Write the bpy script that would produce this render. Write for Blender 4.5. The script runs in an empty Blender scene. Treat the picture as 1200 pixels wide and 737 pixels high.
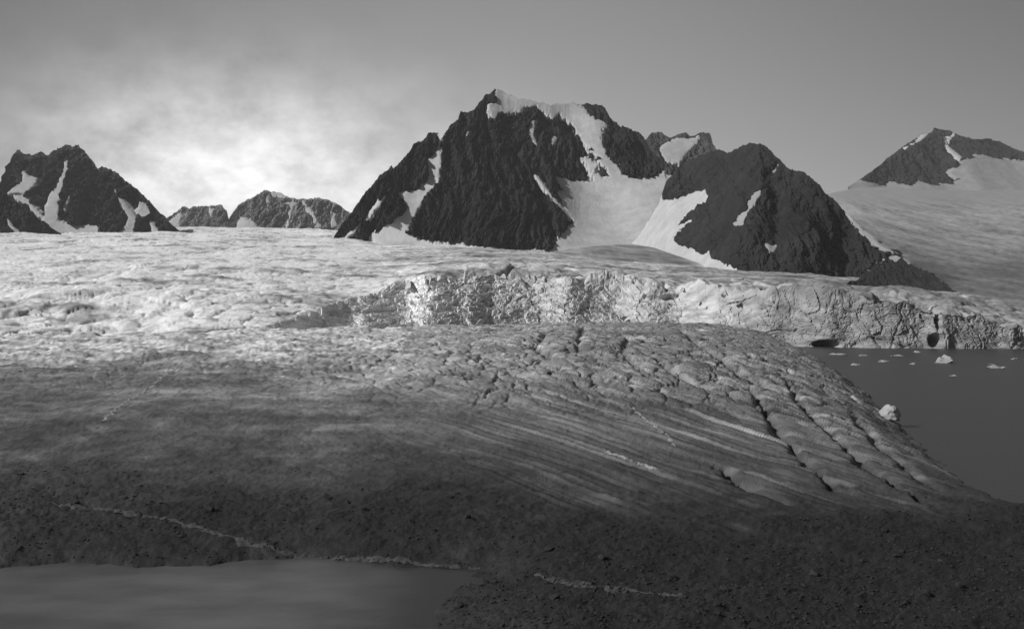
import bpy, math, random
import numpy as np
C = bpy.context.scene.collection
SC = bpy.context.scene
R = math.radians

# ------------------------------------------------------------------ camera, sky, sun, exposure
F = 1287.0          # focal length in photo pixels (photo 1200 x 737)
EYE = 50.0          # the camera stands 50 m above the fjord
CX, CY = 600.0, 355.0
cd = bpy.data.cameras.new('camera'); cam = bpy.data.objects.new('camera', cd); C.objects.link(cam)
cam.location = (0, 0, EYE); cam.rotation_euler = (R(90), 0, 0)
cd.sensor_width = 36; cd.lens = 36 * F / 1200; cd.shift_y = -13.5 / 1200
cd.clip_start = 1; cd.clip_end = 60000
SC.camera = cam

SUN_EL, SUN_AZ = 35.0, -106.0        # azimuth from the view direction (+Y), negative = left
w = bpy.data.worlds.new('World'); SC.world = w; w.use_nodes = True
nt = w.node_tree; nt.nodes.clear()
N = nt.nodes.new; L = nt.links.new
out = N('ShaderNodeOutputWorld'); bg = N('ShaderNodeBackground')
sky = N('ShaderNodeTexSky'); sky.sky_type = 'NISHITA'; sky.sun_disc = False
sky.sun_elevation = R(SUN_EL); sky.sun_rotation = R(SUN_AZ)
sky.air_density = 1.0; sky.dust_density = 0.6; sky.ozone_density = 1.0
bw = N('ShaderNodeRGBToBW'); L(sky.outputs[0], bw.inputs[0])
# a bright mottled glow added low in the sky at left
tc = N('ShaderNodeTexCoord'); sep = N('ShaderNodeSeparateXYZ'); L(tc.outputs['Generated'], sep.inputs[0])
def mth(op, a, b=None, clamp=False):
    n = N('ShaderNodeMath'); n.operation = op; n.use_clamp = clamp
    for i, v in enumerate((a, b)):
        if v is None: continue
        if isinstance(v, (int, float)): n.inputs[i].default_value = v
        else: L(v, n.inputs[i])
    return n.outputs[0]
az = mth('ARCTAN2', sep.outputs[0], sep.outputs[1])
el = mth('ARCSINE', sep.outputs[2])
da = mth('DIVIDE', mth('ADD', az, 0.25), 0.17); de = mth('DIVIDE', mth('SUBTRACT', el, 0.115), 0.08)
r2 = mth('ADD', mth('MULTIPLY', da, da), mth('MULTIPLY', de, de))
blob = mth('POWER', 2.718, mth('MULTIPLY', r2, -1.0))
nz = N('ShaderNodeTexNoise'); nz.inputs['Scale'].default_value = 20; nz.inputs['Detail'].default_value = 8
nz.inputs['Roughness'].default_value = 0.62
mp = N('ShaderNodeMapping'); mp.inputs['Scale'].default_value = (1, 1, 1.5); L(tc.outputs['Generated'], mp.inputs[0]); L(mp.outputs[0], nz.inputs[0])
nzr = mth('MULTIPLY', mth('SUBTRACT', nz.outputs[0], 0.12), 1.7, True)
glow = mth('MULTIPLY', blob, nzr)
dv = mth('DIVIDE', mth('ADD', az, .04), .4)                  # sky brightening added ahead, fading to both sides
SKY_BASE = mth('ADD', mth('MULTIPLY', mth('POWER', 2.718, mth('MULTIPLY', mth('MULTIPLY', dv, dv), -1.0)), .72), .37)
lum = mth('MULTIPLY', bw.outputs[0], mth('ADD', mth('MULTIPLY', glow, 2.5), SKY_BASE))
L(lum, bg.inputs[0]); bg.inputs[1].default_value = 0.092
L(bg.outputs[0], out.inputs[0])

sd = bpy.data.lights.new('sun', 'SUN'); so = bpy.data.objects.new('sun', sd); C.objects.link(so)
sd.energy = 3.9; sd.angle = R(0.5); sd.color = (1, 1, 1)
sv = (math.cos(R(SUN_EL)) * math.sin(R(SUN_AZ)), math.cos(R(SUN_EL)) * math.cos(R(SUN_AZ)), math.sin(R(SUN_EL)))
from mathutils import Vector
so.rotation_euler = Vector(sv).to_track_quat('Z', 'Y').to_euler(); so.location = (-2000, 0, 2000)
VS = SC.view_settings
VS.view_transform = 'Standard'; VS.look = 'None'; VS.exposure = 0.0; VS.gamma = 1.0

# ------------------------------------------------------------------ numeric noise
def h2(ix, iy, s):
    a = (ix.astype(np.int64) * 374761393 + iy.astype(np.int64) * 668265263 + s * 2147483647 + 1013904223) & 0xffffffff
    a = ((a ^ (a >> 13)) * 1274126177) & 0xffffffff
    a = ((a ^ (a >> 16)) * 2246822519) & 0xffffffff
    return (a ^ (a >> 15)) & 0xffffffff
def hf(ix, iy, s): return h2(ix, iy, s).astype(np.float32) / 4294967296.0
def perlin(x, y, s=0):
    x = np.asarray(x, np.float32); y = np.asarray(y, np.float32)
    x0 = np.floor(x); y0 = np.floor(y); fx = x - x0; fy = y - y0
    x0 = x0.astype(np.int64); y0 = y0.astype(np.int64)
    def g(i, j):
        a = hf(x0 + i, y0 + j, s) * 6.2831853
        return np.cos(a) * (fx - i) + np.sin(a) * (fy - j)
    u = fx * fx * fx * (fx * (fx * 6 - 15) + 10); v = fy * fy * fy * (fy * (fy * 6 - 15) + 10)
    a = g(0, 0); b = g(1, 0); c = g(0, 1); d = g(1, 1)
    return (a + (b - a) * u + (c - a) * v + (a - b - c + d) * u * v) * 1.5
def fbm(x, y, o=5, s=0, gain=.5):
    t = 0; a = 1; f = 1
    for k in range(o):
        t = t + a * perlin(x * f + 17.3 * k, y * f - 9.1 * k, s + k); a *= gain; f *= 2.03
    return t
def ridged(x, y, o=5, s=0, gain=.5):
    t = 0; a = 1; f = 1
    for k in range(o):
        n = 1 - np.abs(perlin(x * f + 17.3 * k, y * f - 9.1 * k, s + k)) * 1.6
        t = t + a * n * n; a *= gain; f *= 2.07
    return t
def worley(x, y, s=0, jit=.9):
    x = np.asarray(x, np.float32); y = np.asarray(y, np.float32)
    x0 = np.floor(x).astype(np.int64); y0 = np.floor(y).astype(np.int64)
    f1 = np.full(x.shape, 9., np.float32); f2 = f1.copy(); idv = np.zeros(x.shape, np.float32)
    gx = np.zeros(x.shape, np.float32); gy = gx.copy()
    for i in (-1, 0, 1):
        for j in (-1, 0, 1):
            px = x0 + i + .5 + jit * (hf(x0 + i, y0 + j, s) - .5); py = y0 + j + .5 + jit * (hf(x0 + i, y0 + j, s + 7) - .5)
            dx = x - px; dy = y - py; d = np.sqrt(dx * dx + dy * dy).astype(np.float32)
            n1 = d < f1
            f2 = np.where(n1, f1, np.minimum(f2, d)); f1 = np.where(n1, d, f1)
            idv = np.where(n1, hf(x0 + i, y0 + j, s + 13), idv); gx = np.where(n1, dx, gx); gy = np.where(n1, dy, gy)
    return f1, f2, idv, gx, gy
def sst(a, b, x):
    t = np.clip((x - a) / (b - a), 0, 1); return t * t * (3 - 2 * t)
def ip(x, pts):
    p = np.array(pts, float); return np.interp(x, p[:, 0], p[:, 1])
def segd(x, y, pts):
    """distance to a polyline"""
    d = np.full(np.shape(x), 1e9)
    for (ax, ay), (bx, by) in zip(pts[:-1], pts[1:]):
        vx, vy = bx - ax, by - ay; q = vx * vx + vy * vy + 1e-9
        t = np.clip(((x - ax) * vx + (y - ay) * vy) / q, 0, 1)
        d = np.minimum(d, np.hypot(x - ax - t * vx, y - ay - t * vy))
    return d
def polysd(x, y, poly):
    """signed distance to a polygon, positive inside"""
    P = list(poly) + [poly[0]]; d = segd(x, y, P); ins = np.zeros(np.shape(x), bool)
    for (ax, ay), (bx, by) in zip(P[:-1], P[1:]):
        if ay == by: continue
        c = ((ay > y) != (by > y)) & (x < (bx - ax) * (y - ay) / (by - ay) + ax); ins ^= c
    return np.where(ins, d, -d)
def anchors(x, y, A):
    num = 0; den = 0
    for ax, ay, v in A:
        wgt = 1 / (((x - ax) / 90) ** 2 + ((y - ay) / 50) ** 2 + .15) ** 2
        num = num + wgt * math.log(v); den = den + wgt
    return np.exp(num / den)

# ------------------------------------------------------------------ meshes and tags
def tag(o, label=None, cat=None, group=None, kind=None):
    if label: o['label'] = label
    if cat: o['category'] = cat
    if group: o['group'] = group
    if kind: o['kind'] = kind
    return o
def mesh_from(name, V, Q, mat, parent=None, smooth=True, attrs=None):
    me = bpy.data.meshes.new(name)
    V = np.ascontiguousarray(V, np.float32); Q = np.ascontiguousarray(Q, np.int32); k = Q.shape[1]
    me.vertices.add(len(V)); me.vertices.foreach_set('co', V.ravel())
    me.loops.add(Q.size); me.loops.foreach_set('vertex_index', Q.ravel())
    me.polygons.add(len(Q)); me.polygons.foreach_set('loop_start', np.arange(0, Q.size, k, dtype=np.int32))
    me.polygons.foreach_set('use_smooth', np.full(len(Q), smooth, bool))
    me.update(calc_edges=True)
    for an, av in (attrs or {}).items():
        a = me.attributes.new(an, 'FLOAT', 'POINT'); a.data.foreach_set('value', np.ascontiguousarray(av, np.float32).ravel())
    if mat: me.materials.append(mat)
    o = bpy.data.objects.new(name, me); C.objects.link(o)
    if parent: o.parent = parent
    return o
def grid_quads(nr, nc):
    i = np.arange((nr - 1) * (nc - 1)); r = i // (nc - 1); c = i % (nc - 1); a = r * nc + c
    return np.stack([a, a + 1, a + nc + 1, a + nc], 1)
def grid(name, X, Y, Z, mat, parent=None, attrs=None, keep=None, smooth=True):
    nr, nc = X.shape; Q = grid_quads(nr, nc); V = np.stack([X, Y, Z], -1).reshape(-1, 3)
    at = {k: np.asarray(v).reshape(-1) for k, v in (attrs or {}).items()}
    if keep is not None:
        kq = keep.reshape(-1)[Q].any(1); Q = Q[kq]
        if not len(Q): return None
        u, inv = np.unique(Q, return_inverse=True); Q = inv.reshape(Q.shape); V = V[u]; at = {k: v[u] for k, v in at.items()}
    return mesh_from(name, V, Q, mat, parent, smooth, at)

# ------------------------------------------------------------------ materials
def material(name, col, rough=.8, var=.3, scale=.05, detail=8, bump=.0, bscale=.3, bdist=1., attr=None, spec=.3, sc2=None, aniso=(1, 1, 1)):
    m = bpy.data.materials.new(name); m.use_nodes = True; t = m.node_tree; n = t.nodes; l = t.links
    b = n['Principled BSDF']; b.inputs['Roughness'].default_value = rough; b.inputs['Specular IOR Level'].default_value = spec
    g = n.new('ShaderNodeNewGeometry'); mpp = n.new('ShaderNodeMapping'); mpp.inputs['Scale'].default_value = aniso
    l.new(g.outputs['Position'], mpp.inputs[0])
    def noise(s, d=detail):
        z = n.new('ShaderNodeTexNoise'); z.inputs['Scale'].default_value = s; z.inputs['Detail'].default_value = d
        z.inputs['Roughness'].default_value = .65; l.new(mpp.outputs[0], z.inputs['Vector']); return z.outputs[0]
    def mul(a, bb):
        q = n.new('ShaderNodeMath'); q.operation = 'MULTIPLY'
        for i, v in enumerate((a, bb)):
            if isinstance(v, (int, float)): q.inputs[i].default_value = v
            else: l.new(v, q.inputs[i])
        return q.outputs[0]
    def vary(src, v):
        mr = n.new('ShaderNodeMapRange'); mr.inputs[1].default_value = .25; mr.inputs[2].default_value = .75
        mr.inputs[3].default_value = 1 - v; mr.inputs[4].default_value = 1 + v; l.new(src, mr.inputs[0]); return mr.outputs[0]
    val = vary(noise(scale), var)
    if sc2: val = mul(val, vary(noise(sc2, 4), var))
    if attr:
        a = n.new('ShaderNodeAttribute'); a.attribute_name = attr; val = mul(val, a.outputs['Fac'])
    val = mul(val, col)
    cl = n.new('ShaderNodeClamp'); l.new(val, cl.inputs[0]); cl.inputs[2].default_value = .88
    l.new(cl.outputs[0], b.inputs['Base Color'])
    if bump:
        bp = n.new('ShaderNodeBump'); bp.inputs['Strength'].default_value = bump; bp.inputs['Distance'].default_value = bdist
        l.new(noise(bscale, 10), bp.inputs['Height']); l.new(bp.outputs[0], b.inputs['Normal'])
    return m
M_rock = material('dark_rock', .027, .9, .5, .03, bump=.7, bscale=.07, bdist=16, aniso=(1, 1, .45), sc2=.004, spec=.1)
M_rock_far = material('far_rock', .06, .9, .5, .02, bump=1., bscale=.05, bdist=18, aniso=(1, 1, .45), sc2=.003, spec=.1)  # lighter than the near rock: distance haze put into the colour
M_rock_hazed = material('hazed_far_rock', .2, .9, .5, .02, bump=.8, bscale=.05, bdist=18, sc2=.003, spec=.1, aniso=(1, 1, .45))  # distance haze painted in as a still paler rock colour
M_snow = material('old_snow', .45, .85, .2, .02, bump=.4, bscale=.06, bdist=5, spec=.1)
M_snow_grey = material('grey_snow', .29, .85, .2, .02, bump=.25, bscale=.06, bdist=5, spec=.1)
M_ice = material('glacier_ice', 1., .7, .22, .06, bump=.5, bscale=.25, bdist=2.5, attr='tone', spec=.2)
M_lobe = material('lobe_ice', 1., .65, .2, .12, bump=.6, bscale=.7, bdist=.8, attr='tone', spec=.2)
M_side = material('side_ice', 1., .8, .15, .02, bump=.3, bscale=.05, bdist=4, attr='tone', spec=.1)
M_stone = material('moraine_stone', .028, .9, .4, .35, spec=.2)
M_floe = material('floe_ice', .35, .6, .2, .3, bump=.4, bscale=.8, bdist=.6, spec=.3)
M_serac = material('serac_ice', .5, .7, .2, .12, bump=.5, bscale=.3, bdist=1.5, spec=.2)

def water_material():
    m = bpy.data.materials.new('fjord_water'); m.use_nodes = True; t = m.node_tree; n = t.nodes; l = t.links
    b = n['Principled BSDF']; b.inputs['Base Color'].default_value = (.042, .042, .042, 1)
    b.inputs['Roughness'].default_value = .38; b.inputs['IOR'].default_value = 1.33; b.inputs['Specular IOR Level'].default_value = .32
    g = n.new('ShaderNodeNewGeometry')
    z = n.new('ShaderNodeTexNoise'); z.inputs['Scale'].default_value = .5; z.inputs['Detail'].default_value = 6; l.new(g.outputs['Position'], z.inputs['Vector'])
    bp = n.new('ShaderNodeBump'); bp.inputs['Strength'].default_value = .6; bp.inputs['Distance'].default_value = .35
    l.new(z.outputs[0], bp.inputs['Height']); l.new(bp.outputs[0], b.inputs['Normal'])
    return m
M_water = water_material()

def px2w(x, y, Y): return ((x - CX) / F * Y, Y, EYE + (CY - y) / F * Y)

# ------------------------------------------------------------------ mountains
def mountain(name, ridge, base, Yb, Yr, amp, wl, mat, label, snow=(), bumps=(), nx=300, ns=140, jag=1.2, seed=1, cat='mountain',
             tone=None, kind='structure', pw=1.15, snow_mat=None, skirt=10, snowk=2.4, rough=1.0, hold=0.25):
    rx = np.array([p[0] for p in ridge], float)
    xs = np.linspace(rx[0], rx[-1], nx)
    yr = ip(xs, ridge); yb = np.maximum(ip(xs, base), yr + .3)
    span = np.clip((yb - yr) / 25, 0, 1)
    jg = jag * span * (fbm(xs / 9, xs * 0 + seed, 5, seed, .62) * 1.5 + 1.1 * np.abs(fbm(xs / 3.5, xs * 0 + 5, 4, seed + 3, .65)) - .4)
    s = np.concatenate([[-.02, -.01], np.linspace(0, 1, ns), 1 + np.linspace(.02, .5, 14)])
    S, XS = np.meshgrid(s, xs, indexing='ij')
    sf = np.clip(S, 0, 1)
    YPs = yb + (yr - yb) * sf; YP = YPs - jg * sf ** 12
    YP = YP + np.where(S < 0, -S / .02 * skirt, 0)
    yb0 = Yb if not isinstance(Yb, (list, tuple)) else ip(XS, Yb); yr0 = Yr if not isinstance(Yr, (list, tuple)) else ip(XS, Yr)
    # depth grows smoothly with height above the foot, so that a notched ridge does not fold the face below it
    Y0 = yb0 + (yr0 - yb0) * np.clip((yb - YP) / (yb - yr).max(), 0, 1) ** pw
    for bx, by, sx, sy, dy in bumps:
        Y0 = Y0 + dy * np.exp(-((XS - bx) / sx) ** 2 - ((YP - by) / sy) ** 2)
    back = np.clip(S - 1, 0, 1)
    X = (XS - CX) / F * (Y0 + back * (yr0 - yb0 + 400)); Z = EYE + (CY - YP) / F * Y0
    # folded relief: gullies running down the face, then blocky roughness
    wx = X / wl + .12 * fbm(X / wl, Z / wl, 3, seed + 20); wz = Z / wl
    low = -amp * (.7 * fbm(wx * .8, wz * .4, 3, seed + 30) - .75 * np.abs(perlin(wx * 2.1 + .5 * wz, wz * .4, seed + 31)) - .35 * np.abs(perlin(wx * 4.6 - .6 * wz, wz * .8, seed + 32)) + .35)
    low_s = -amp * .6 * fbm(wx * .8, wz * .4, 2, seed + 30)
    f1, f2, idv, gx, gy = worley(X / wl * 11 + .5 * fbm(X / wl * 8, Z / wl * 8, 3, seed), Z / wl * 7, seed + 40)
    q1 = (idv * 7.31) % 1 - .5; q2 = (idv * 13.7) % 1 - .5
    high = -amp * rough * (.42 * fbm(wx * 4.5 + .7 * wz, wz * 1.3, 6, seed + 50, .6) + .2 * (gx * q1 + gy * q2) * 2 + .12 * (idv - .5) + .26 * fbm(wx * 13 - wz * 2, wz * 4.5, 5, seed + 60, .7))
    hold_r = 1 - (1 - hold) * sst(.9, 1.0, S)
    hb = sst(-.02, .08, S) * np.clip((yb - yr) / 12, 0, 1)
    nzs = fbm(XS / 7, YP / 9, 5, seed + 80) * 2.1 + fbm(XS / 2.4, YP / 7, 3, seed + 90) * 1.3
    masks = [polysd(XS, YP, it[1]) + nzs * ((it[2] if len(it) > 2 else {}).get('n', 1.)) for it in snow]
    if masks:                                                # snow lies in hollows of the rock
        mm = np.maximum.reduce(masks); bed = sst(-2.5, 3.5, mm); 
        low = low_s * bed + low * (1 - bed); high = high * (1 - .75 * bed) + bed * min(amp, 70) * .2
    Y1 = Y0 + (low + high) * hold_r * hb + back * (yr0 - yb0 + 400)
    Zb = Z - back * (Z - 0) * 0.9 * np.clip((yb - yr) / 8, 0, 1)
    o = grid(name, X, Y1, Zb, mat, attrs={'tone': tone(XS, YP)} if tone else None, smooth=mat not in (M_rock, M_rock_far, M_rock_hazed))
    tag(o, label, cat, None, kind)
    mpp = Y0 / F
    for item, m in zip(snow, masks):
        sname, poly = item[0], item[1]; opt = item[2] if len(item) > 2 else {}
        off = np.where(m > 0, np.clip(m, 0, 2.) * mpp * .5, m * mpp * 2.) + min(amp, 70) * .0
        Ys = Y0 + (low_s + high * .1) * hold_r * hb - off + back * 200
        Zs = Zb
        p = grid(sname, X, Ys - 1.0, Zs, opt.get('mat', snow_mat or M_snow), o, keep=(m > -2.2) & (S >= 0) & (S <= 1.06))
        if p is not None and opt.get('label'): p['label'] = opt['label']
    return o
def c1(pts): return [(380 + x / 3, 90 + y / 3) for x, y in pts]
def c2(pts): return [(740 + x / 2.609, 90 + y / 2.609) for x, y in pts]
def c3(pts): return [(0 + x / 2.609, 140 + y / 2.609) for x, y in pts]

MAIN_RIDGE = c1([(30, 570), (60, 520), (100, 470), (150, 400), (200, 345), (228, 320), (236, 310), (244, 325), (300, 262), (315, 235), (345, 225), (372, 195), (400, 198),
   (406, 222), (416, 212), (440, 170), (470, 150), (478, 120), (500, 124), (525, 120), (545, 90), (570, 60), (590, 55), (600, 45), (625, 48), (640, 60), (680, 75), (715, 80), (745, 88),
   (800, 97), (870, 90), (895, 97), (930, 97), (960, 95), (985, 110), (1000, 135), (1030, 170), (1060, 180), (1080, 185), (1110, 195), (1130, 220), (1150, 260), (1190, 290), (1200, 340), (1260, 380), (1340, 470)])
MAIN_BASE = c1([(30, 585), (100, 590), (300, 600), (500, 605), (700, 612), (900, 640), (1050, 655), (1340, 680)])
main_snow = [
 ('snow_field', c1([(600, 40), (625, 42), (680, 68), (745, 80), (800, 90), (870, 84), (900, 98), (940, 140), (990, 165), (995, 185), (975, 190), (975, 215), (985, 260), (1000, 285), (1040, 320), (1050, 345),
   (1090, 358), (1130, 355), (1165, 350), (1195, 330), (1230, 330), (1350, 450), (1350, 700), (860, 700), (780, 606), (800, 600), (805, 590), (860, 525), (885, 510), (866, 492), (825, 425), (812, 402), (845, 402), (810, 345), (870, 362), (945, 362),
   (935, 330), (905, 288), (920, 282), (962, 310), (955, 338), (975, 352), (1002, 350), (975, 305), (935, 255), (905, 225), (890, 190), (868, 160), (830, 132), (800, 146), (785, 130),
   (745, 106), (700, 105), (690, 120), (625, 125), (597, 152), (575, 122), (575, 100), (605, 85)])),
 ('snow_gully', c1([(396, 195), (420, 206), (410, 240), (413, 280), (405, 330), (405, 370), (370, 405), (345, 440), (320, 490), (290, 548), (340, 578), (440, 592), (560, 597), (680, 610), (780, 606),
   (860, 640), (30, 640), (60, 590), (110, 590), (140, 578), (210, 530), (260, 495), (290, 466), (295, 455), (260, 410), (310, 400), (340, 385), (365, 345), (360, 285), (385, 275), (395, 240)]), dict(n=.8)),
 ('snow_gully', c1([(240, 380), (212, 435), (172, 475), (160, 500), (125, 520), (105, 548), (50, 590), (36, 588), (90, 550), (140, 500), (180, 455), (225, 395)]), dict(n=.6)),
 ('snow_patch', c1([(728, 145), (742, 148), (740, 200), (750, 245), (722, 212), (716, 200)]), dict(n=.5)),
 ('snow_patch', c1([(498, 190), (516, 188), (500, 208)]), dict(n=.3)),
 ('snow_patch', c1([(798, 215), (822, 203), (818, 222), (800, 250)]), dict(n=.3)),
 ('snow_gully', c1([(742, 350), (754, 352), (800, 415), (870, 492), (862, 500), (795, 425)]), dict(n=.4)),
]
mountain('mountain', MAIN_RIDGE, MAIN_BASE, [(390, 4000), (560, 3600), (650, 3500), (830, 3300)], [(390, 4100), (590, 4500), (830, 4700)], 70, 260, M_rock,
         'tallest dark rock massif in the middle with a snow cap and snow gullies', main_snow,
         bumps=[(705, 250, 55, 50, 110), (570, 230, 70, 70, -40), (512, 230, 10, 60, 10), (450, 250, 30, 50, -60)], nx=620, ns=250, jag=1.2, seed=3)

BLACK_RIDGE = c2([(-110, 570), (-60, 552), (-10, 522), (25, 480), (55, 432), (80, 394), (94, 356), (105, 320), (150, 270), (200, 245), (245, 228), (270, 222), (300, 232), (335, 215), (345, 208), (360, 202), (390, 203), (415, 212), (435, 235), (460, 262), (490, 285),
   (520, 290), (545, 302), (575, 330), (590, 350), (625, 385), (660, 420), (700, 460), (760, 510), (820, 545), (860, 575)])
BLACK_BASE = c2([(-110, 574), (-20, 572), (60, 560), (130, 575), (180, 585), (230, 592), (270, 600), (325, 612), (400, 618), (600, 622), (860, 622)])
mountain('mountain', BLACK_RIDGE, BLACK_BASE, [(690, 3800), (745, 3480), (790, 3060), (830, 2800), (900, 2500), (1070, 2500)], [(690, 4300), (800, 3900), (890, 3150), (1070, 2700)], 44, 170, M_rock,
   'nearly black bare rock mountain right of the snow capped massif', [
   ('snow_skirt', c2([(-140, 440), (-140, 660), (340, 660), (322, 590), (270, 562), (240, 555), (235, 535), (222, 545), (180, 530), (130, 508), (128, 490), (180, 440), (140, 455), (170, 420), (235, 365), (225, 345), (130, 375), (98, 374), (88, 350), (40, 400)]), dict(n=.7)),
   ('snow_patch', c2([(415, 515), (442, 515), (430, 545)]), dict(n=.3, mat=M_snow_grey)),
   ('snow_apron', c2([(640, 400), (680, 430), (740, 480), (830, 545), (880, 570), (880, 640), (700, 640), (700, 600), (760, 560), (815, 548), (760, 530), (700, 480), (660, 430)]), dict(n=.5, mat=M_snow_grey)),
   ('snow_gully', c2([(447, 264), (456, 268), (400, 345), (334, 450), (318, 453), (375, 365)]), dict(n=.5, mat=M_snow_grey)),
   ], bumps=[(870, 260, 25, 60, -90), (905, 250, 12, 60, 60), (945, 270, 20, 50, -70), (985, 290, 14, 30, 50)], nx=430, ns=170, jag=1.1, seed=11)
mountain('mountain', c2([(0, 215), (40, 195), (60, 172), (85, 168), (115, 188), (150, 175), (165, 172), (180, 182), (215, 170), (240, 173), (252, 215), (300, 260)]), c2([(0, 330), (300, 330)]),
   5200, 5800, 60, 200, M_rock_far, 'small twin rock peaks with a snow patch behind the notch beside the massif',
   [('snow_patch', c2([(78, 225), (120, 195), (150, 185), (180, 190), (207, 180), (212, 190), (165, 240), (143, 268), (100, 258)]), dict(n=.5))], nx=130, ns=60, jag=.7, seed=21)
mountain('mountain', [(994, 219), (1003, 213.5), (1008, 210), (1024, 199), (1047, 180), (1062, 169), (1081, 157), (1091, 156), (1094.5, 150), (1100, 151), (1112, 153), (1123, 158), (1142, 163), (1162, 162), (1177, 168), (1192, 175), (1230, 190), (1280, 206)],
   [(994, 220), (1040, 227), (1280, 229)], 7000, 7900, 90, 320, M_rock, 'distant dark nunatak peak rising from the snowfield at upper right', [
   ('snow_field', [(1128, 187), (1146, 181.5), (1170, 184), (1192, 186), (1240, 196), (1300, 210), (1300, 235), (980, 235), (980, 214), (1006, 212), (1018, 212), (1033, 217), (1045, 212), (1066, 217), (1080, 212), (1096, 218), (1112, 216), (1123, 211), (1113, 203), (1118, 196)], dict(n=.6, mat=M_snow_grey)),
   ('snow_strip', c2([(835, 218), (870, 190), (905, 166), (908, 176), (870, 208)]), dict(n=.3)),
   ('snow_gully', c2([(940, 180), (958, 185), (970, 215), (1010, 248), (1000, 258), (980, 240), (955, 212)]), dict(n=.3)),
   ('snow_gully', c2([(965, 195), (985, 170), (990, 180), (972, 205)]), dict(n=.3)),
   ], nx=300, ns=90, jag=.6, seed=31)
mountain('mountain', c3([(-170, 330), (-120, 280), (-60, 230), (-20, 215), (15, 180), (40, 110), (52, 92), (75, 105), (100, 108), (120, 100), (145, 108), (180, 88), (205, 75), (222, 85), (240, 77), (265, 105), (300, 148), (340, 150), (395, 195),
   (440, 235), (480, 275), (540, 335), (560, 345)]), c3([(-170, 348), (560, 348)]), 5000, 5700, 85, 300, M_rock_far, 'jagged rock mountain with several snow gullies at the far left', [
   ('snow_gully', c3([(200, 108), (213, 112), (212, 150), (198, 205), (186, 260), (180, 308), (215, 322), (300, 330), (300, 350), (100, 350), (150, 325), (112, 290), (90, 262), (50, 245), (45, 232), (90, 245), (125, 285), (135, 300), (150, 245), (180, 190), (192, 150)]), dict(n=.8)),
   ('snow_patch', c3([(68, 158), (85, 172), (110, 180), (105, 205), (80, 225), (30, 228), (45, 205), (70, 190)]), dict(n=.6)),
   ('snow_gully', c3([(340, 205), (352, 208), (366, 240), (400, 285), (412, 312), (405, 350), (360, 350), (380, 322), (390, 300), (360, 255)]), dict(n=.5)),
   ('snow_patch', c3([(418, 255), (440, 262), (455, 285), (432, 302), (408, 278)]), dict(n=.5)),
   ('snow_gully', c3([(450, 312), (462, 318), (485, 342), (462, 350)]), dict(n=.3)),
   ('snow_gully', c3([(195, 270), (215, 230), (218, 238), (200, 280)]), dict(n=.2)),
   ], nx=330, ns=130, jag=1.2, seed=41)
mountain('mountain', [(-120, 150), (-60, 190), (-20, 212), (0, 222), (25, 240), (45, 256), (60, 267), (72, 274)], [(-120, 276), (72, 276)], 4600, 4800, 30, 140, M_rock,
   'dark rock spur sloping down at the left edge', [('snow_patch', [(8, 256), (16, 264), (24, 272), (18, 273), (10, 266)], dict(n=.2))], nx=160, ns=70, jag=.5, seed=51)
FAR = [('snow_patch', c3(p), dict(n=1., k=.35)) for p in (
   [(820, 215), (850, 218), (885, 235), (900, 245), (870, 245), (835, 232)], [(868, 255), (900, 248), (908, 252), (890, 290), (880, 335), (872, 335), (885, 290), (890, 262)],
   [(920, 250), (932, 250), (960, 290), (985, 330), (962, 332), (955, 300), (935, 275)], [(1018, 285), (1025, 285), (1030, 320), (1010, 330)], [(815, 235), (822, 235), (828, 262), (820, 268)],
   [(735, 300), (790, 318), (800, 345), (720, 345)])]
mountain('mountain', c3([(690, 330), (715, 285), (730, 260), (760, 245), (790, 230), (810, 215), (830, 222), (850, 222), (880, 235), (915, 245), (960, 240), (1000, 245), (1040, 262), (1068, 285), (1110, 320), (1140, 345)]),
   c3([(690, 345), (1140, 345)]), 7600, 8300, 90, 330, M_rock_hazed, 'far rock ridge with narrow snow stripes low on the glacier horizon', FAR, nx=240, ns=80, jag=1.0, seed=61)
mountain('mountain', c3([(480, 335), (510, 300), (535, 285), (560, 265), (580, 270), (620, 265), (660, 262), (680, 262), (695, 280), (702, 330), (720, 345)]), c3([(480, 345), (720, 345)]), 7800, 8300, 80, 300, M_rock_hazed,
   'low broken rock ridge on the horizon left of the striped ridge', [('snow_patch', c3([(515, 310), (550, 275), (560, 285), (540, 320), (570, 345), (500, 345)]), dict(n=.8)), ('snow_patch', c3([(640, 270), (655, 270), (650, 300), (640, 300)]), dict(n=.5))], nx=120, ns=50, jag=1.0, seed=71)
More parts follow.
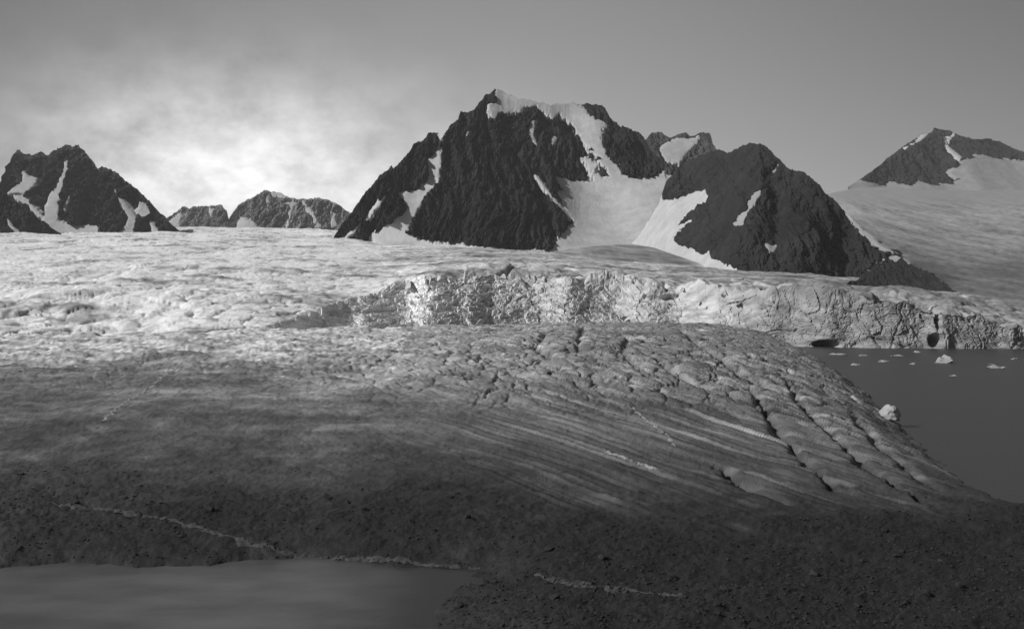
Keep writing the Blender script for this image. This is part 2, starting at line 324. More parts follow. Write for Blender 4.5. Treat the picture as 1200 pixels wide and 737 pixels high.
# smooth snow mound and the snow flowing past the massif
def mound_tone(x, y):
    return anchors(x, y, [(640, 292, .45), (680, 290, .4), (700, 296, .28), (740, 299, .15), (745, 286, .4), (790, 303, .2), (830, 312, .4)]) * np.clip(1 + .5 * fbm(x / 30, y / 3 - x / 25, 4, 6), .4, 1.5)  # tone goes darker towards the right and lower side
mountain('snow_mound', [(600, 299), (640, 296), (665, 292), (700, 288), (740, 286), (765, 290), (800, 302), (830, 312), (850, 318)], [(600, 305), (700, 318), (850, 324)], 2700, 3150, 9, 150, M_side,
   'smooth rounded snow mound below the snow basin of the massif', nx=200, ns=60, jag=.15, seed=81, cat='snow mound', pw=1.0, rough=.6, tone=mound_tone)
def side_tone(x, y):
    t = anchors(x, y, [(985, 225, .33), (1050, 225, .33), (1150, 225, .33), (1050, 258, .32), (1150, 255, .34), (1030, 285, .2), (1100, 290, .24), (1170, 280, .3), (1080, 320, .07), (1180, 330, .13), (960, 240, .4), (1250, 250, .36), (1250, 330, .13)])  # snow tones lowered: exposure falloff at the right painted in
    g = (y - 235) - 62 * np.sqrt(np.clip((x - 985) / 210, 0, 1.3))
    b = fbm(x / 60, g / 5.0, 5, 5, .6) + .7 * fbm(x / 9, g / 2, 4, 6, .65)
    return t * np.clip(1 + .36 * b * sst(226, 250, y), .3, 1.6)
mountain('side_glacier', [(925, 250), (950, 235), (975, 226), (1000, 221), (1030, 219.5), (1060, 221), (1110, 223), (1190, 223), (1330, 223)], [(925, 345), (1330, 375)], [(925, 2750), (1200, 1900), (1330, 1700)], 6900, 10, 200, M_side,
   'smooth snowy side glacier with dark curving debris bands at the right', nx=300, ns=220, jag=.1, seed=91, cat='glacier', tone=side_tone, pw=2.2, rough=.5)
mountain('moraine_hill', [(992, 332), (1008, 325), (1018, 316), (1030, 307), (1040, 304), (1055, 304), (1070, 310), (1092, 320), (1108, 331), (1128, 350)], [(992, 342), (1128, 366)], [(1005, 1900), (1200, 1500)], [(1005, 2000), (1200, 1750)], 14, 60, M_rock,
   'low dark moraine hill behind the right end of the ice cliff', nx=260, ns=60, jag=2., seed=95, cat='hill')

# ------------------------------------------------------------------ the main glacier with its ice cliff
TOPY = [(-120, 395), (150, 395), (260, 388), (340, 374), (400, 356), (450, 338), (500, 326), (560, 319), (700, 329), (850, 341), (1000, 352), (1100, 357), (1140, 363), (1165, 376), (1200, 385), (1320, 392)]
YCL = [(-120, 620), (150, 620), (260, 660), (340, 770), (400, 860), (450, 940), (500, 1040), (560, 1170), (640, 1310), (700, 1350), (850, 1300), (1000, 1225), (1130, 1190), (1200, 1200), (1320, 1230)]
ENDY = [(-120, 266), (210, 266), (400, 268), (450, 284), (640, 294), (800, 311), (950, 322), (1060, 332), (1140, 348), (1200, 368), (1320, 380)]
YEND = [(-120, 7800), (310, 7800), (340, 7000), (380, 5600), (420, 4600), (470, 4000), (640, 3600), (800, 2800), (950, 2500), (1100, 1900), (1200, 1500), (1320, 1500)]
def glacier():
    nc = 980
    xs = np.linspace(-70, 1290, nc)
    wob = fbm(xs / 70, xs * 0 + 2.2, 2, 7)
    yt = ip(xs, TOPY); Yc = ip(xs, YCL); ye = ip(xs, ENDY); Ye = ip(xs, YEND)
    ker = np.hanning(91); ker /= ker.sum(); smo = lambda a: np.convolve(np.pad(a, 45, 'edge'), ker, 'valid')
    ye, Ye = smo(ye), smo(Ye)
    Yc, yt = smo(Yc), smo(yt)
    lean = smo(np.interp(xs, [330, 450, 560, 660, 780, 900], [60, 420, 330, 150, 138, 8]))
    Yref = Yc + lean                                          # the smooth ice surface passes yt here and ye at Ye
    def zsurf(x, Y):
        f = lambda v: np.interp(x, xs, v)
        i_ = (1 / Y - 1 / f(Ye)) / (1 / f(Yref) - 1 / f(Ye))
        y_ = f(ye) + (f(yt) - f(ye)) * i_
        return EYE + (CY - y_) / F * Y + 14 * fbm((x - CX) / F * Y / 400, Y / 500, 3, 8) * sst(1500, 4000, Y) * sst(1, .8, Y / f(Ye)), y_
    Yc = Yc + (24 - 12 * sst(760, 900, xs)) * wob * sst(420, 560, xs) + 40 * fbm(xs / 60, xs * 0 + 6.6, 2, 9, .5) * sst(280, 370, xs) * sst(620, 520, xs)
    Y2 = Yc + lean
    zt = zsurf(xs, Y2)[0]
    cl = sst(330, 560, xs)                                  # the cliff dies out to the left
    cz = sst(250, 320, xs); zb = (zt - 5) * (1 - cz) - 2.0 * cz
    n1, n2 = 110, 310
    t1 = np.linspace(0, 1, n1); q = np.linspace(0, 1, n2 + 1)[1:] ** 1.25
    T, XC = np.meshgrid(t1, xs, indexing='ij')
    Y0c = Yc + lean * T; X0c = (XC - CX) / F * Y0c; Zc = zb + (zt - zb) * T
    Qm, XQ = np.meshgrid(q, xs, indexing='ij')
    Ys = Yref * (Ye / Yref) ** Qm
    Ys = Ys + (Y2 - Yref) * np.exp(-(Ys - Yref) / 170)
    Zs, ypx = zsurf(XQ, Ys); Xs = (XQ - CX) / F * Ys
    def surf(X, Y, x, Yl):
        """crevassed relief: tilted blocks, deep cracks, fine roughness"""
        near = np.exp(-np.clip(Y - Yl, 0, None) / 320)
        a = 1.3 + 4.2 * near * sst(400, 620, x) + 1.0 * sst(520, 100, x) * np.exp(-np.clip(Y - 620, 0, None) / 1500)
        far = np.exp(-np.clip(Y - 1100, 0, None) / 900)
        wx = X + 12 * fbm(X / 50, Y / 80, 3, 101); wy = Y + 20 * fbm(X / 60, Y / 80, 3, 102)
        f1, f2, idv, gx, gy = worley(wx / 26, wy / 40, 103)
        q1 = (idv * 7.31) % 1 - .5; q2 = (idv * 13.7) % 1 - .5
        blk = (idv - .5) * 1.0 + 1.8 * (gx * q1 + gy * q2)
        crack = -1.1 * (1 - sst(.0, .25, f2 - f1))
        g1, g2, idb, hx, hy = worley(wx / 80, wy / 130, 105)
        bigb = (idb - .5) * 1.3 - 1.0 * (1 - sst(0, .2, g2 - g1)) + 1.5 * (hx * ((idb * 7.31) % 1 - .5) + hy * ((idb * 13.7) % 1 - .5))
        r = fbm(X / 20, Y / 36, 4, 107, .55)
        und = 1.6 * fbm(X / 210, Y / 330, 4, 108, .55)
        return a * ((.5 * blk + .5 * crack + r * .7) * (.25 + .75 * far) + .8 * bigb + 2.2 * und), f2 - f1, idv
    h, crk, idv = surf(Xs, Ys, XQ, Y2)
    hc, _, _ = surf(X0c[-1:], Y2[None, :], xs[None, :], Y2[None, :])
    # cliff relief: faceted blocks of broken ice, cracks between them
    D = (Zc + 2) + .55 * (Y0c - Yc)                           # way up the face
    u = X0c + .3 * D + 4 * fbm(X0c / 22, D / 22, 3, 110); v = D + 4 * fbm(X0c / 26, D / 26, 3, 109)
    f1, f2, idc, gx, gy = worley(u / 13, v / 24, 111); q1 = (idc * 7.31) % 1 - .5; q2 = (idc * 13.7) % 1 - .5
    g1, g2, idd, hx, hy = worley(u / 5.0, v / 9.0, 113); q3 = (idd * 7.31) % 1 - .5; q4 = (idd * 13.7) % 1 - .5
    k1, k2, idk, kx, ky = worley(u / 40, v / 60, 117); q5 = (idk * 7.31) % 1 - .5; q6 = (idk * 13.7) % 1 - .5
    rel = 6 * (idc - .5) + 11 * (gx * q1 + gy * q2) - 2.4 * (1 - sst(0, .09, f2 - f1)) + 2.2 * (idd - .5) + 3.4 * (hx * q3 + hy * q4) - .9 * (1 - sst(0, .2, g2 - g1)) + (4 * (idk - .5) + 12 * (kx * q5 + ky * q6)) * (1 - .7 * sst(780, 880, xs)) - 4 * (1 - sst(0, .08, k2 - k1)) + 1.6 * fbm(u / 6, v / 6, 5, 115, .6)
    w1, w2, idw, wx_, wy_ = worley(u / 7.5, v / 46, 118)
    rel = rel * (.62 + .35 * sst(560, 440, xs) - .2 * sst(800, 900, xs)) - 1.0 * (1 - sst(0, .08, w2 - w1)) + .8 * (idw - .5)
    # two meltwater caves at the waterline and a dark upright crack
    def hole(px, py, sx, sy, dep):
        Yh = ip(px, YCL); Xh = (px - CX) / F * Yh; Zh = EYE + (CY - py) / F * Yh
        return dep * np.exp(-(((X0c - Xh) / sx) ** 2 + ((Zc - Zh) / sy) ** 2) ** 2)
    cave = hole(968, 404, 11, 4.5, 32) + hole(1099, 400, 6, 7, 26) + hole(1103, 372, 2.4, 14, 15)
    tilt = np.clip(lean / 120, 0, .85)                        # sloping face: relief goes up as well as out
    ck = cl ** .5
    edge = 1 - .7 * sst(.9, 1.0, T)
    Ycl = Y0c + (-rel * (1 - .5 * tilt) * edge * (.55 + .45 * sst(0, .2, T)) + cave) * ck
    Zc = Zc + rel * tilt * .8 * edge * ck * sst(0, .1, T) + hc * sst(.75, 1, T) ** 2
    X = np.vstack([X0c, Xs]); Y = np.vstack([Ycl, Ys + (Ycl[-1:] - Y2) * np.exp(-np.clip(Ys - Y2, 0, None) / 10)])
    Z = np.vstack([Zc, Zs + h + 0 * Xs])
    Xc = X0c
    # albedo: clean snow on the left, ice to the right darkened by painted exposure falloff
    yy = np.vstack([CY - (zb + (zt - zb) * T - EYE) / Y0c * F, ypx]); xx = np.vstack([XC, XQ])
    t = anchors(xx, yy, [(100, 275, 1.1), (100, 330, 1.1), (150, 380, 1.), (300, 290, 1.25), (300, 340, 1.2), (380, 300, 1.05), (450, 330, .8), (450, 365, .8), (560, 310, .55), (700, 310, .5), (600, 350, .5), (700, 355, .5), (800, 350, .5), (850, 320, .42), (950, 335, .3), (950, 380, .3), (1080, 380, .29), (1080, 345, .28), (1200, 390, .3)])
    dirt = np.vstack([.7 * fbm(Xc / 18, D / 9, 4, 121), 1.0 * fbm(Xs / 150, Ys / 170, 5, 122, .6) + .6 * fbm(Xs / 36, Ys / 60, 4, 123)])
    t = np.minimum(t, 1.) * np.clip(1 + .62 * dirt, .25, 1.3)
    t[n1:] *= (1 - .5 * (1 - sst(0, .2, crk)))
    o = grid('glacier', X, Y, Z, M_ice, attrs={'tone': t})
    o.data.polygons.foreach_set('use_smooth', np.arange(len(o.data.polygons)) >= (n1 + 6) * (nc - 1))
    tag(o, 'broad crevassed glacier ending in a tall ice cliff above the water', 'glacier', None, 'structure')
    return o
G = glacier()

# ------------------------------------------------------------------ foreground ice lobe, moraine shore
def wpt(x, y, z=0.):
    Y = (EYE - z) * F / (y - CY); return ((x - CX) / F * Y, Y)
SHORE = [wpt(*p) for p in ((930, 411), (958, 424), (985, 440), (1012, 462), (1035, 484), (1062, 508), (1095, 540), (1135, 570), (1178, 591), (1235, 601), (1330, 611), (1420, 640), (1460, 740), (1500, 900),
        (440, 900), (480, 770), (506, 738), (500, 712), (516, 690), (560, 678), (552, 670), (480, 664), (430, 660), (370, 655), (300, 658), (230, 664), (150, 664), (75, 660), (0, 668), (-150, 675))] + \
        [(-400, 260), (-520, 700), (-520, 1000), (-300, 1330), (-60, 1290), (100, 1235), (230, 1205)]
def lobe_base(X, Y):
    xn = X / np.maximum(Y, 1)
    zm = np.interp(Y, [150, 185, 215, 250, 300, 340, 430, 560, 700, 900, 1230], [1.2, 2., 3.2, 5.2, 9, 12.2, 18, 23.5, 25.5, 26, 27])
    zm = zm + sst(.0, -.35, xn) * np.interp(Y, [200, 300, 560, 640, 900], [0, 1.5, 5, 7, 9])
    zm = zm - sst(.12, .42, xn) * np.interp(Y, [200, 300, 500, 900], [0, 2, 5, 8])
    return zm
def shore_fac(X, Y):
    d = polysd(X, Y, SHORE) + 2.2 * fbm(X / 22, Y / 22, 4, 200) + 2. * fbm(X / 9, Y / 9, 4, 201)
    Ld = np.interp(Y, [150, 220, 300, 600, 1200], [8, 10, 17, 26, 30])
    return np.where(d > 0, 1 - np.exp(-np.clip(d, 0, None) / Ld), np.clip(d / 30, -1, 0)), d
def ground(x, y):
    """point of the smooth lobe under a photo position"""
    Y = 150.
    while Y < 1300:
        X = (x - CX) / F * Y
        if EYE + (CY - y) / F * Y <= float(lobe_base(np.array(X), np.array(Y))): break
        Y += 1.
    return (x - CX) / F * Y, Y
CREV = [[ground(*p) for p in c] for c in (
   [(880, 455), (892, 472), (908, 495), (930, 520), (955, 548), (985, 576)],
   [(925, 448), (940, 468), (962, 490), (985, 510), (1012, 538), (1050, 566), (1092, 590)],
   [(842, 545), (870, 565), (905, 580), (925, 592)],
   [(684, 388), (682, 398), (676, 408), (680, 420)], [(738, 402), (728, 418), (735, 428), (748, 436)],
   [(800, 392), (812, 404), (826, 416), (850, 428), (872, 445)], [(1000, 470), (1015, 492), (1035, 515), (1065, 540), (1105, 572)],
   [(770, 430), (790, 445), (815, 452), (840, 462)], [(640, 395), (628, 410), (650, 425)])]
def lobe():
    nc, nr = 960, 620
    th = np.linspace(-690, 820, nc)
    rr = np.concatenate([np.exp(np.linspace(math.log(140), math.log(330), 250)), np.exp(np.linspace(math.log(330), math.log(1320), nr - 249))[1:]])
    Yg, TH = np.meshgrid(rr, th, indexing='ij'); X = TH / F * Yg; Y = Yg
    zb = lobe_base(X, Y); fac, d = shore_fac(X, Y)
    ypx = CY - (zb - EYE) / Y * F; xpx = TH + CX
    # flow coordinates: g across the foliation, al along it
    wv = 5 * fbm(X / 90, Y / 120, 3, 210)
    g = (Y + 1.6 * X + .003 * X * X + wv) / 1.9; al = (X - .55 * Y) / 1.2
    deb = sst(520, 605, ypx - 24 * sst(540, 700, xpx) * sst(1120, 1000, xpx) + 34 * fbm(X / 18, Y / 16, 6, 211, .62) + .06 * (480 - xpx) * (xpx < 480))      # how much debris covers the ice
    bumpy = sst(330, 460, Y) * (.35 + .65 * sst(-.1, .02, X / Y)) * (1 - .6 * sst(.0, .12, -X / Y - .12))
    # rounded cushions of ice between creases
    wx = X + 5 * fbm(X / 30, Y / 40, 3, 212); wy = Y + 8 * fbm(X / 30, Y / 40, 3, 213)
    f1, f2, idv, gx, gy = worley((wx + .35 * wy) / 11, (wy - .2 * wx) / 19, 214)
    cush = np.sqrt(np.clip(1.15 - f1 * f1, 0, None)) - .75 + .5 * (idv - .5)
    crease = -(1 - sst(0, .1, f2 - f1))
    b1, b2, idb, bx, by = worley((wx + .35 * wy) / 6.5, (wy - .2 * wx) / 12, 216)
    small = np.sqrt(np.clip(1.15 - b1 * b1, 0, None)) - .75
    f3, f4, ide, ex, ey = worley((wx + .35 * wy) / 30, (wy - .2 * wx) / 46, 217)
    h = bumpy * (.7 * cush + 2.2 * (1.1 - f1) - 1.2 + 2.0 * crease + .8 * (.9 - b1) - .4 + 2. * (gx * ((idv * 7.31) % 1 - .5) + gy * ((idv * 13.7) % 1 - .5)) + (1.2 + 2. * sst(0, .06, X / Y) * sst(380, 520, Y)) * np.sqrt(np.clip(1.15 - f3 * f3, 0, None)) - 2.3 * (1 - sst(0, .05, f4 - f3)))
    rl = sst(.06, -.12, X / Y) * sst(360, 520, Y)
    h = h + rl * (1.5 * fbm(X / 17, Y / 24, 5, 218, .6) - 1.2 * np.abs(fbm(X / 40, Y / 22, 3, 219)))
    # foliation furrows
    fol = ridged(g / 4.5, al / 150, 3, 220) - 1.0
    fine = fbm(g / 1.5, al / 40, 4, 221)
    icy = 1 - deb
    stk = .2 + .8 * sst(420, 640, xpx)
    h = h + icy * ((.4 + .35 * sst(600, 800, xpx)) * stk * fol + .42 * stk * fine + .5 * bumpy * stk * (ridged(g / 3.2, al / 60, 3, 229) - 1) + (.2 + .45 * bumpy) * fbm(X / 4, Y / 6, 5, 227, .72) + .5 * bumpy * (ridged((X + .3 * Y) / 8, Y / 16, 4, 228) - 1)) * (1 - .4 * bumpy)
    und = 1.6 * fbm(X / 70, Y / 90, 3, 222) * sst(150, 420, Y)
    h = h + und
    cd_ = 0
    for c in CREV:
        wd = (.75 + Y * .0022) * (1 + .5 * fbm(X / 11, Y / 15, 2, 224))
        dd = segd(X + 1.6 * fbm(X / 7, Y / 9, 3, 225), Y + 2 * fbm(X / 9, Y / 9, 3, 226), c)
        cd_ = np.maximum(cd_, np.exp(-(dd / wd) ** 2)); h = h + .4 * np.exp(-((dd - 3.2 * wd) / (2 * wd)) ** 2)
    h = h - 2.8 * cd_
    # rubble relief on the debris
    h = h + deb * (.4 * fbm(X / 6, Y / 6, 5, 230) + .6 * fbm(X / 26, Y / 20, 3, 231) + .25 * fbm(X / 1.6, Y / 1.6, 3, 232))
    cut = sst(0, 10, d)
    bk = np.minimum(np.interp(xpx, [-120, 200, 260, 340, 400, 450, 500, 560, 620], [620, 640, 680, 790, 870, 940, 1030, 1140, 1180]), 1180)
    back = sst(0, 110, Y - bk + 26 * fbm(X / 40, Y / 200, 4, 240))
    Z = np.where(d > 0, zb * fac + h * np.clip(fac, 0, 1), np.clip(d / 8, -3, 0) + .4 * fbm(X / 5, Y / 5, 3, 233) * np.exp(np.clip(d, -50, 0) / 4) - .4) 
    Z = Z * (1 - back) - 3 * back
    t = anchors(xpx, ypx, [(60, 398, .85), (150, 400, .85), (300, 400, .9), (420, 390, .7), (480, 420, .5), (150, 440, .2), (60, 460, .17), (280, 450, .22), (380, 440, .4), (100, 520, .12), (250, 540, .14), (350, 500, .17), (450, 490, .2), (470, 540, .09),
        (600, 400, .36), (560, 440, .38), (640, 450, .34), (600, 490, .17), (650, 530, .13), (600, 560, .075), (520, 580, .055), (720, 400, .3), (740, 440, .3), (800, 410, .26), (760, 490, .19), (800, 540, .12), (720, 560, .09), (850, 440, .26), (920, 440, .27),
        (900, 500, .19), (900, 550, .14), (1000, 500, .23), (1020, 550, .15), (1100, 580, .1), (950, 590, .065), (850, 600, .05), (700, 620, .045), (450, 620, .055), (250, 600, .06), (150, 640, .065), (900, 680, .04), (700, 690, .06), (1050, 640, .035), (1170, 640, .045), (1180, 720, .04)])  # ice and debris tones, with exposure falloff towards bottom and right painted in
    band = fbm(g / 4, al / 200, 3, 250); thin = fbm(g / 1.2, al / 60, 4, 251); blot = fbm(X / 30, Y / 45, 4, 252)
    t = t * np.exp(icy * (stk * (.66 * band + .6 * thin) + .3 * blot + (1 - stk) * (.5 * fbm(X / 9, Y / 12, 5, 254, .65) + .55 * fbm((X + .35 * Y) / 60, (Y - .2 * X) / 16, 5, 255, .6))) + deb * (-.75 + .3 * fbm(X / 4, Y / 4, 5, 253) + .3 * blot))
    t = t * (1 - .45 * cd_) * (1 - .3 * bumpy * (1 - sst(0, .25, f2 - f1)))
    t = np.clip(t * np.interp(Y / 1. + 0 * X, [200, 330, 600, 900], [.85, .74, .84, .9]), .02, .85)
    keep = d > -25
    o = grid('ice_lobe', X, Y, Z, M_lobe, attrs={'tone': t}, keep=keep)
    tag(o, 'foreground lobe of banded bumpy ice running down to a dark debris shore', 'glacier', None, 'structure')
    return o, X, Y, Z, deb, xpx
LB, LX, LY, LZ, LDEB, LPX = lobe()
lTH = LX[0] / LY[0] * F; lR = LY[:, 0]
def lz(X, Y):
    """height of the finished lobe under a point"""
    c = np.interp(X / Y * F, lTH, np.arange(len(lTH))); r = np.interp(Y, lR, np.arange(len(lR)))
    return float(LZ[int(min(round(r), len(lR) - 1)), int(round(c))])
def lhit(x, y):
    """the lobe point that shows at a photo position"""
    Y = 150.
    while Y < 1250:
        X = (x - CX) / F * Y
        if EYE + (CY - y) / F * Y <= max(lz(X, Y), 0): break
        Y += .5
    return X, Y, max(lz(X, Y), 0)

# ------------------------------------------------------------------ water and sea bed
wq = mesh_from('water', np.array([(-3000, 40, 0), (6000, 40, 0), (6000, 2600, 0), (-3000, 2600, 0)], float), np.array([[0, 1, 2, 3]]), M_water)
tag(wq, 'calm dark fjord water', 'water', None, 'structure')
px_, py_ = np.meshgrid(np.linspace(-170, 60, 200), np.linspace(120, 226, 110), indexing='xy')
silt = material('silty_pool', 1., .35, .12, .08, bump=.25, bscale=.6, bdist=.2, attr='tone', spec=.35)
pool = grid('pool', px_, py_, px_ * 0 + .012, silt, attrs={'tone': .014 + .056 * sst(-14, -36, px_ + 3 * fbm(px_ / 14, py_ / 9, 4, 300)) * (1 + .5 * fbm(px_ / 18, py_ / 8, 4, 301))})
tag(pool, 'smooth silty meltwater pool at the lower left', 'pool', None, 'structure')
gq = mesh_from('ground', np.array([(-9000, -300, -12), (9000, -300, -12), (9000, 10000, -12), (-9000, 10000, -12)], float), np.array([[0, 1, 2, 3]]), M_rock)
tag(gq, 'dark rock ground beneath water and ice', 'ground', None, 'structure')

# ------------------------------------------------------------------ blocks of ice and stone
rng = np.random.default_rng(4)
def ico(sub=1):
    import bmesh
    bm = bmesh.new(); bmesh.ops.create_icosphere(bm, subdivisions=sub, radius=1)
    V = np.array([v.co[:] for v in bm.verts]); T = np.array([[v.index for v in f.verts] for f in bm.faces]); bm.free(); return V, T
I1 = ico(1); I2 = ico(2)
def rock_shape(r, sub=I1, planes=7):
    V, T = sub; V = V.copy()
    for k in range(planes):                                 # chop flat facets off a ball
        n = r.normal(size=3); n /= np.linalg.norm(n); dpl = r.uniform(.45, .8)
        dp = V @ n; V = V - np.clip(dp - dpl, 0, None)[:, None] * n
    return V * (1 + .08 * r.normal(size=(len(V), 1))), T
# boulders on the debris: individuals sharing eight meshes
bmesh_list = []
for k in range(8):
    V, T = rock_shape(rng, I2 if k < 4 else I1, 9); m = mesh_from('boulder', V, T, M_stone, smooth=False)
    bmesh_list.append(m.data); bpy.data.objects.remove(m)
spots = []
for _ in range(40000):
    xp = rng.uniform(-20, 1280); yp = rng.uniform(560, 720); Y = 46.5 * F / (yp - CY); X = (xp - CX) / F * Y
    i = int(np.clip(np.interp(Y, lR, np.arange(len(lR))), 0, len(lR) - 1)); j = int(np.clip(np.interp(X / Y * F, lTH, np.arange(len(lTH))), 0, len(lTH) - 1))
    if LDEB[i, j] * rng.uniform(.4, 1) > .72 and LZ[i, j] > .3: spots.append((X, Y, LZ[i, j], rng.random()))
big = spots[:130]; rest = spots[130:14000]
for X, Y, z, q in big:
    o = bpy.data.objects.new('boulder', bmesh_list[int(q * 8) % 8]); C.objects.link(o)
    s_ = .35 + .8 * rng.random() ** 3
    o.location = (X, Y, z + .2 * s_); o.scale = (s_ * rng.uniform(.9, 1.5), s_ * rng.uniform(.8, 1.2), s_ * rng.uniform(.6, .95)); o.rotation_euler = (rng.uniform(-.3, .3), rng.uniform(-.3, .3), rng.uniform(0, 6.28))
    tag(o, 'dark angular boulder among rubble on the debris shore', 'boulder', 'boulders on the debris shore')
VV, TT = [], []; off = 0
shapes = [rock_shape(rng, I1, 5) for _ in range(12)]
for k, (X, Y, z, q) in enumerate(rest):
    V, T = shapes[k % 12]; s_ = .14 + .3 * rng.random() ** 3; a = rng.uniform(0, 6.28); c, sn = math.cos(a), math.sin(a)
    W = V * s_ * np.array([1.3, 1, .7]); W = np.stack([W[:, 0] * c - W[:, 1] * sn + X, W[:, 0] * sn + W[:, 1] * c + Y, W[:, 2] + z + .08 * s_], 1)
    VV.append(W); TT.append(T + off); off += len(V)
gr = mesh_from('gravel', np.vstack(VV), np.vstack(TT), M_stone, smooth=False)
tag(gr, 'loose dark gravel and stones strewn over the debris shore', 'gravel', None, 'stuff')

# seracs standing along the lip of the cliff: pieces of the glacier
def pinnacle(r):
    '''a leaning angular block, narrower at its top'''
    import bmesh
    bm = bmesh.new(); bmesh.ops.create_cube(bm, size=2); bmesh.ops.subdivide_edges(bm, edges=bm.edges[:], cuts=1, use_grid_fill=True); bmesh.ops.triangulate(bm, faces=bm.faces[:])
    V = np.array([v.co[:] for v in bm.verts]); T = np.array([[v.index for v in f.verts] for f in bm.faces]); bm.free()
    V = V + r.uniform(-.22, .22, V.shape); k = .78 - .3 * V[:, 2:3]; V[:, :2] *= k; V[:, 2] += .5 * V[:, 0] * r.uniform(-1, 1); return V, T
smesh = []
for k in range(6):
    V, T = pinnacle(rng); m = mesh_from('serac', V, T, M_serac, G, smooth=False); smesh.append(m.data); bpy.data.objects.remove(m)
for k in range(26):
    xp = rng.uniform(470, 1120); Yc = float(ip(xp, YCL)) + rng.uniform(2, 60); zt = EYE + (CY - float(ip(xp, TOPY))) / F * Yc
    o = bpy.data.objects.new('serac', smesh[k % 6]); C.objects.link(o); o.parent = G
    s_ = rng.uniform(2, 4.2); o.location = ((xp - CX) / F * Yc, Yc, zt - 2 + rng.uniform(-2, 1.5)); o.scale = (s_ * rng.uniform(.7, 1.3), s_, s_ * rng.uniform(.8, 1.3))
    o.rotation_euler = (rng.uniform(-.25, .25), rng.uniform(-.25, .25), rng.uniform(0, 6.28))

# floating ice: each its own shape
def floe(x, y, wpx, hpx, label, cat='ice floe', name='ice_floe', seed=0, arch=False):
    X, Y = wpt(x, y); W = wpx / F * Y / 2; H = hpx / F * Y
    r = np.random.default_rng(seed + 900); V, T = rock_shape(r, ico(3), 10)
    n = fbm(V[:, 0] * 2 + seed, V[:, 1] * 2 + V[:, 2], 3, seed)
    V = V * (1 + .18 * n[:, None]); V[:, 0] *= W; V[:, 1] *= W * r.uniform(.6, .9); V[:, 2] = np.where(V[:, 2] > 0, V[:, 2] * H * (1 + .7 * fbm(V[:, 0] / W * 1.7 + seed, V[:, 1] / W * 1.7, 3, seed + 5)), V[:, 2] * min(H, 2))
    o = mesh_from(name, V, T, M_floe, smooth=False); o.location = (X, Y, 0); tag(o, label, cat, 'ice floating in front of the cliff'); return o
FL = [(985, 415.5, 22, 2.5, 'flat pale ice floe just right of the cliff cave'), (1003, 428, 16, 1.8, 'thin flat floe nearest the tip of the lobe'), (1035, 424, 14, 2, 'small flat floe midway between lobe tip and arched iceberg'),
      (1052, 417, 22, 1.8, 'long thin floe between cliff cave and arched iceberg'), (1075, 413, 10, 1.5, 'tiny floe close under the ice cliff left of its dark crack'),
      (1106, 425, 30, 7, 'largest floating iceberg below the dark crack in the cliff'), (1167, 431, 28, 4.5, 'low rounded iceberg furthest right on the fjord'), (1117, 441, 11, 1.5, 'small lone floe in front of the largest iceberg'),
      (945, 418, 22, 2.5, 'grey floe touching the tip of the lobe'), (1070, 427, 8, 1.5, 'tiny floe left of the largest iceberg'), (1012, 417, 12, 1.6, 'small floe right of the flat pale floe'), (1188, 421, 10, 1.6, 'small floe near the right end of the cliff')]
for k, f in enumerate(FL):
    ib = 'iceberg' in f[4]; floe(*f, cat='iceberg' if ib else 'ice floe', name='iceberg' if ib else 'ice_floe', seed=k)
X, Y, z = lhit(1042, 492)
V, T = rock_shape(rng, ico(3), 9); V = V * np.array([4.6, 4.2, 3.8])
o = mesh_from('ice_block', V, T, M_floe, smooth=False); o.location = (X, Y, z + 2.4)
tag(o, 'large rounded ice block perched on the lobe edge above the water', 'ice block')

# ------------------------------------------------------------------ rivulets and snow strips lying on the lobe
def strip(name, pts, width, mat, label, cat, seed=0, group=None, thick=.18):
    P = [lhit(*p)[:2] for p in pts]; n = 60 if len(pts) < 5 else 320
    cum = np.concatenate([[0], np.cumsum([math.dist(a, b) for a, b in zip(P[:-1], P[1:])])]); ts = np.linspace(0, cum[-1], n)
    xs = np.interp(ts, cum, [p[0] for p in P]); ys = np.interp(ts, cum, [p[1] for p in P])
    jx = .6 * width * fbm(ts / (5 * width), ts * 0 + seed, 4, seed); xs = xs + jx; ys = ys + jx * .5
    dx = np.gradient(xs); dy = np.gradient(ys); l_ = np.hypot(dx, dy) + 1e-6; nx_, ny_ = -dy / l_, dx / l_
    wd = width * np.clip(.6 + 1.1 * fbm(ts / (3 * width), ts * 0 + 3, 5, seed + 2, .65), .04, 2) * np.clip(np.minimum(ts, cum[-1] - ts) / (3 * width), .1, 1)
    ks = np.linspace(-1, 1, 9); A_ = xs[None] + nx_[None] * wd[None] * ks[:, None]; B_ = ys[None] + ny_[None] * wd[None] * ks[:, None]
    Zr = np.array([[lz(A_[i, j], B_[i, j]) for j in range(n)] for i in range(9)])
    Zr = Zr + thick * ((1 - ks[:, None] ** 2) * (.7 + .9 * fbm(A_ / (.7 * width), B_ / (.7 * width), 4, seed + 4, .6)) + .12)
    o = grid(name, A_, B_, Zr, mat); tag(o, label, cat, group); return o
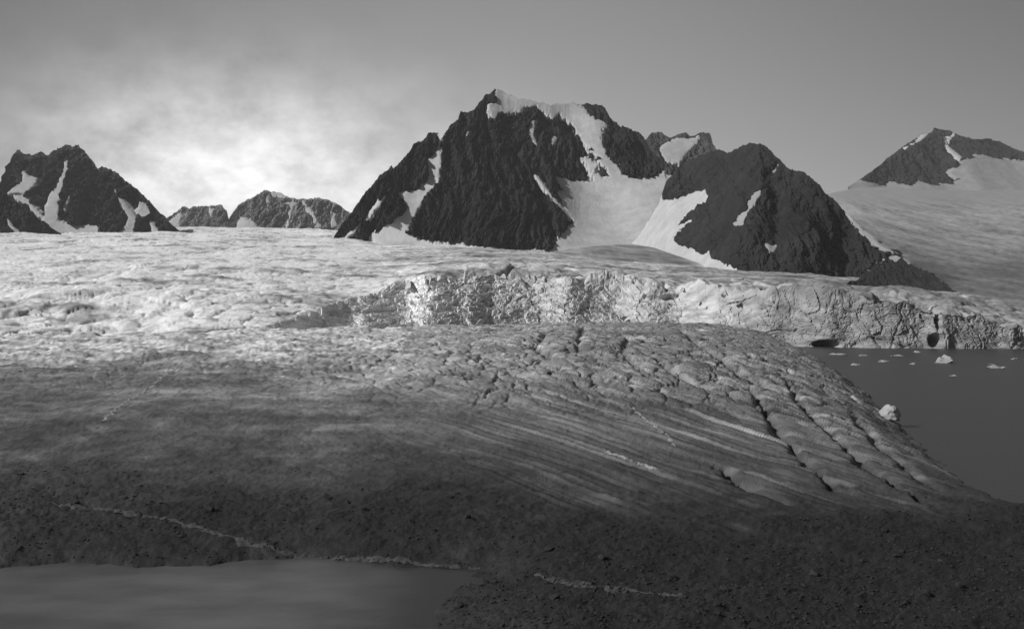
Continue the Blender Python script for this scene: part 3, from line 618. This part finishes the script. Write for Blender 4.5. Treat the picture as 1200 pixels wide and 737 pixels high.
M_strip = material('strip_snow', .26, .7, .3, .4, bump=.4, bscale=1.2, bdist=.4)
M_bank = material('bank_ice', .055, .8, .45, .6, bump=.4, bscale=1.2, bdist=.4)
strip('ice_bank', [(60, 590), (130, 597), (200, 610), (250, 624), (295, 640), (340, 650), (430, 657), (500, 663), (562, 668)], 1.1, M_bank, 'long pale strip of ice along the shore above the pool', 'ice bank', 1, thick=.3)
strip('ice_bank', [(627, 674), (660, 683), (700, 688), (745, 693), (800, 699)], 1.6, M_bank, 'short pale strip of rubbly ice along the shore right of the pool', 'ice bank', 2, thick=.34)
strip('snow_streak', [(708, 530), (730, 536), (752, 545), (775, 553)], .9, M_strip, 'bright tapering snow streak on the banded ice', 'snow streak', 3)
for k, (p, lab, wd_) in enumerate([
   ([(120, 494), (135, 481), (150, 470), (175, 455), (190, 444), (199, 432)], 'long pale snow filled runnel curving across dark ice at left', 1.0),
   ([(735, 474), (755, 490), (768, 500), (785, 516), (792, 524)], 'thin wavy pale runnel on the grey ice above the bright streak', .5)]):
    strip('snow_runnel', p, wd_, M_strip, lab, 'runnel', 10 + k)

# ------------------------------------------------------------------ thin haze over the whole place
HAZE = 2.2e-5
x0, x1, y0, y1, z0, z1 = -9100, 9100, -400, 10100, -13, 1700
hv = np.array([(x, y, z) for z in (z0, z1) for y in (y0, y1) for x in (x0, x1)], float)
hm = bpy.data.materials.new('haze'); hm.use_nodes = True; hm.node_tree.nodes.remove(hm.node_tree.nodes['Principled BSDF'])
pv = hm.node_tree.nodes.new('ShaderNodeVolumePrincipled'); pv.inputs['Color'].default_value = (.9, .9, .9, 1); pv.inputs['Density'].default_value = HAZE
hm.node_tree.links.new(pv.outputs[0], hm.node_tree.nodes['Material Output'].inputs['Volume'])
hz = mesh_from('haze', hv, np.array([[0, 2, 3, 1], [4, 5, 7, 6], [0, 1, 5, 4], [2, 6, 7, 3], [0, 4, 6, 2], [1, 3, 7, 5]]), hm, smooth=False)
tag(hz, 'thin pale haze over the fjord and mountains', 'haze', None, 'stuff')
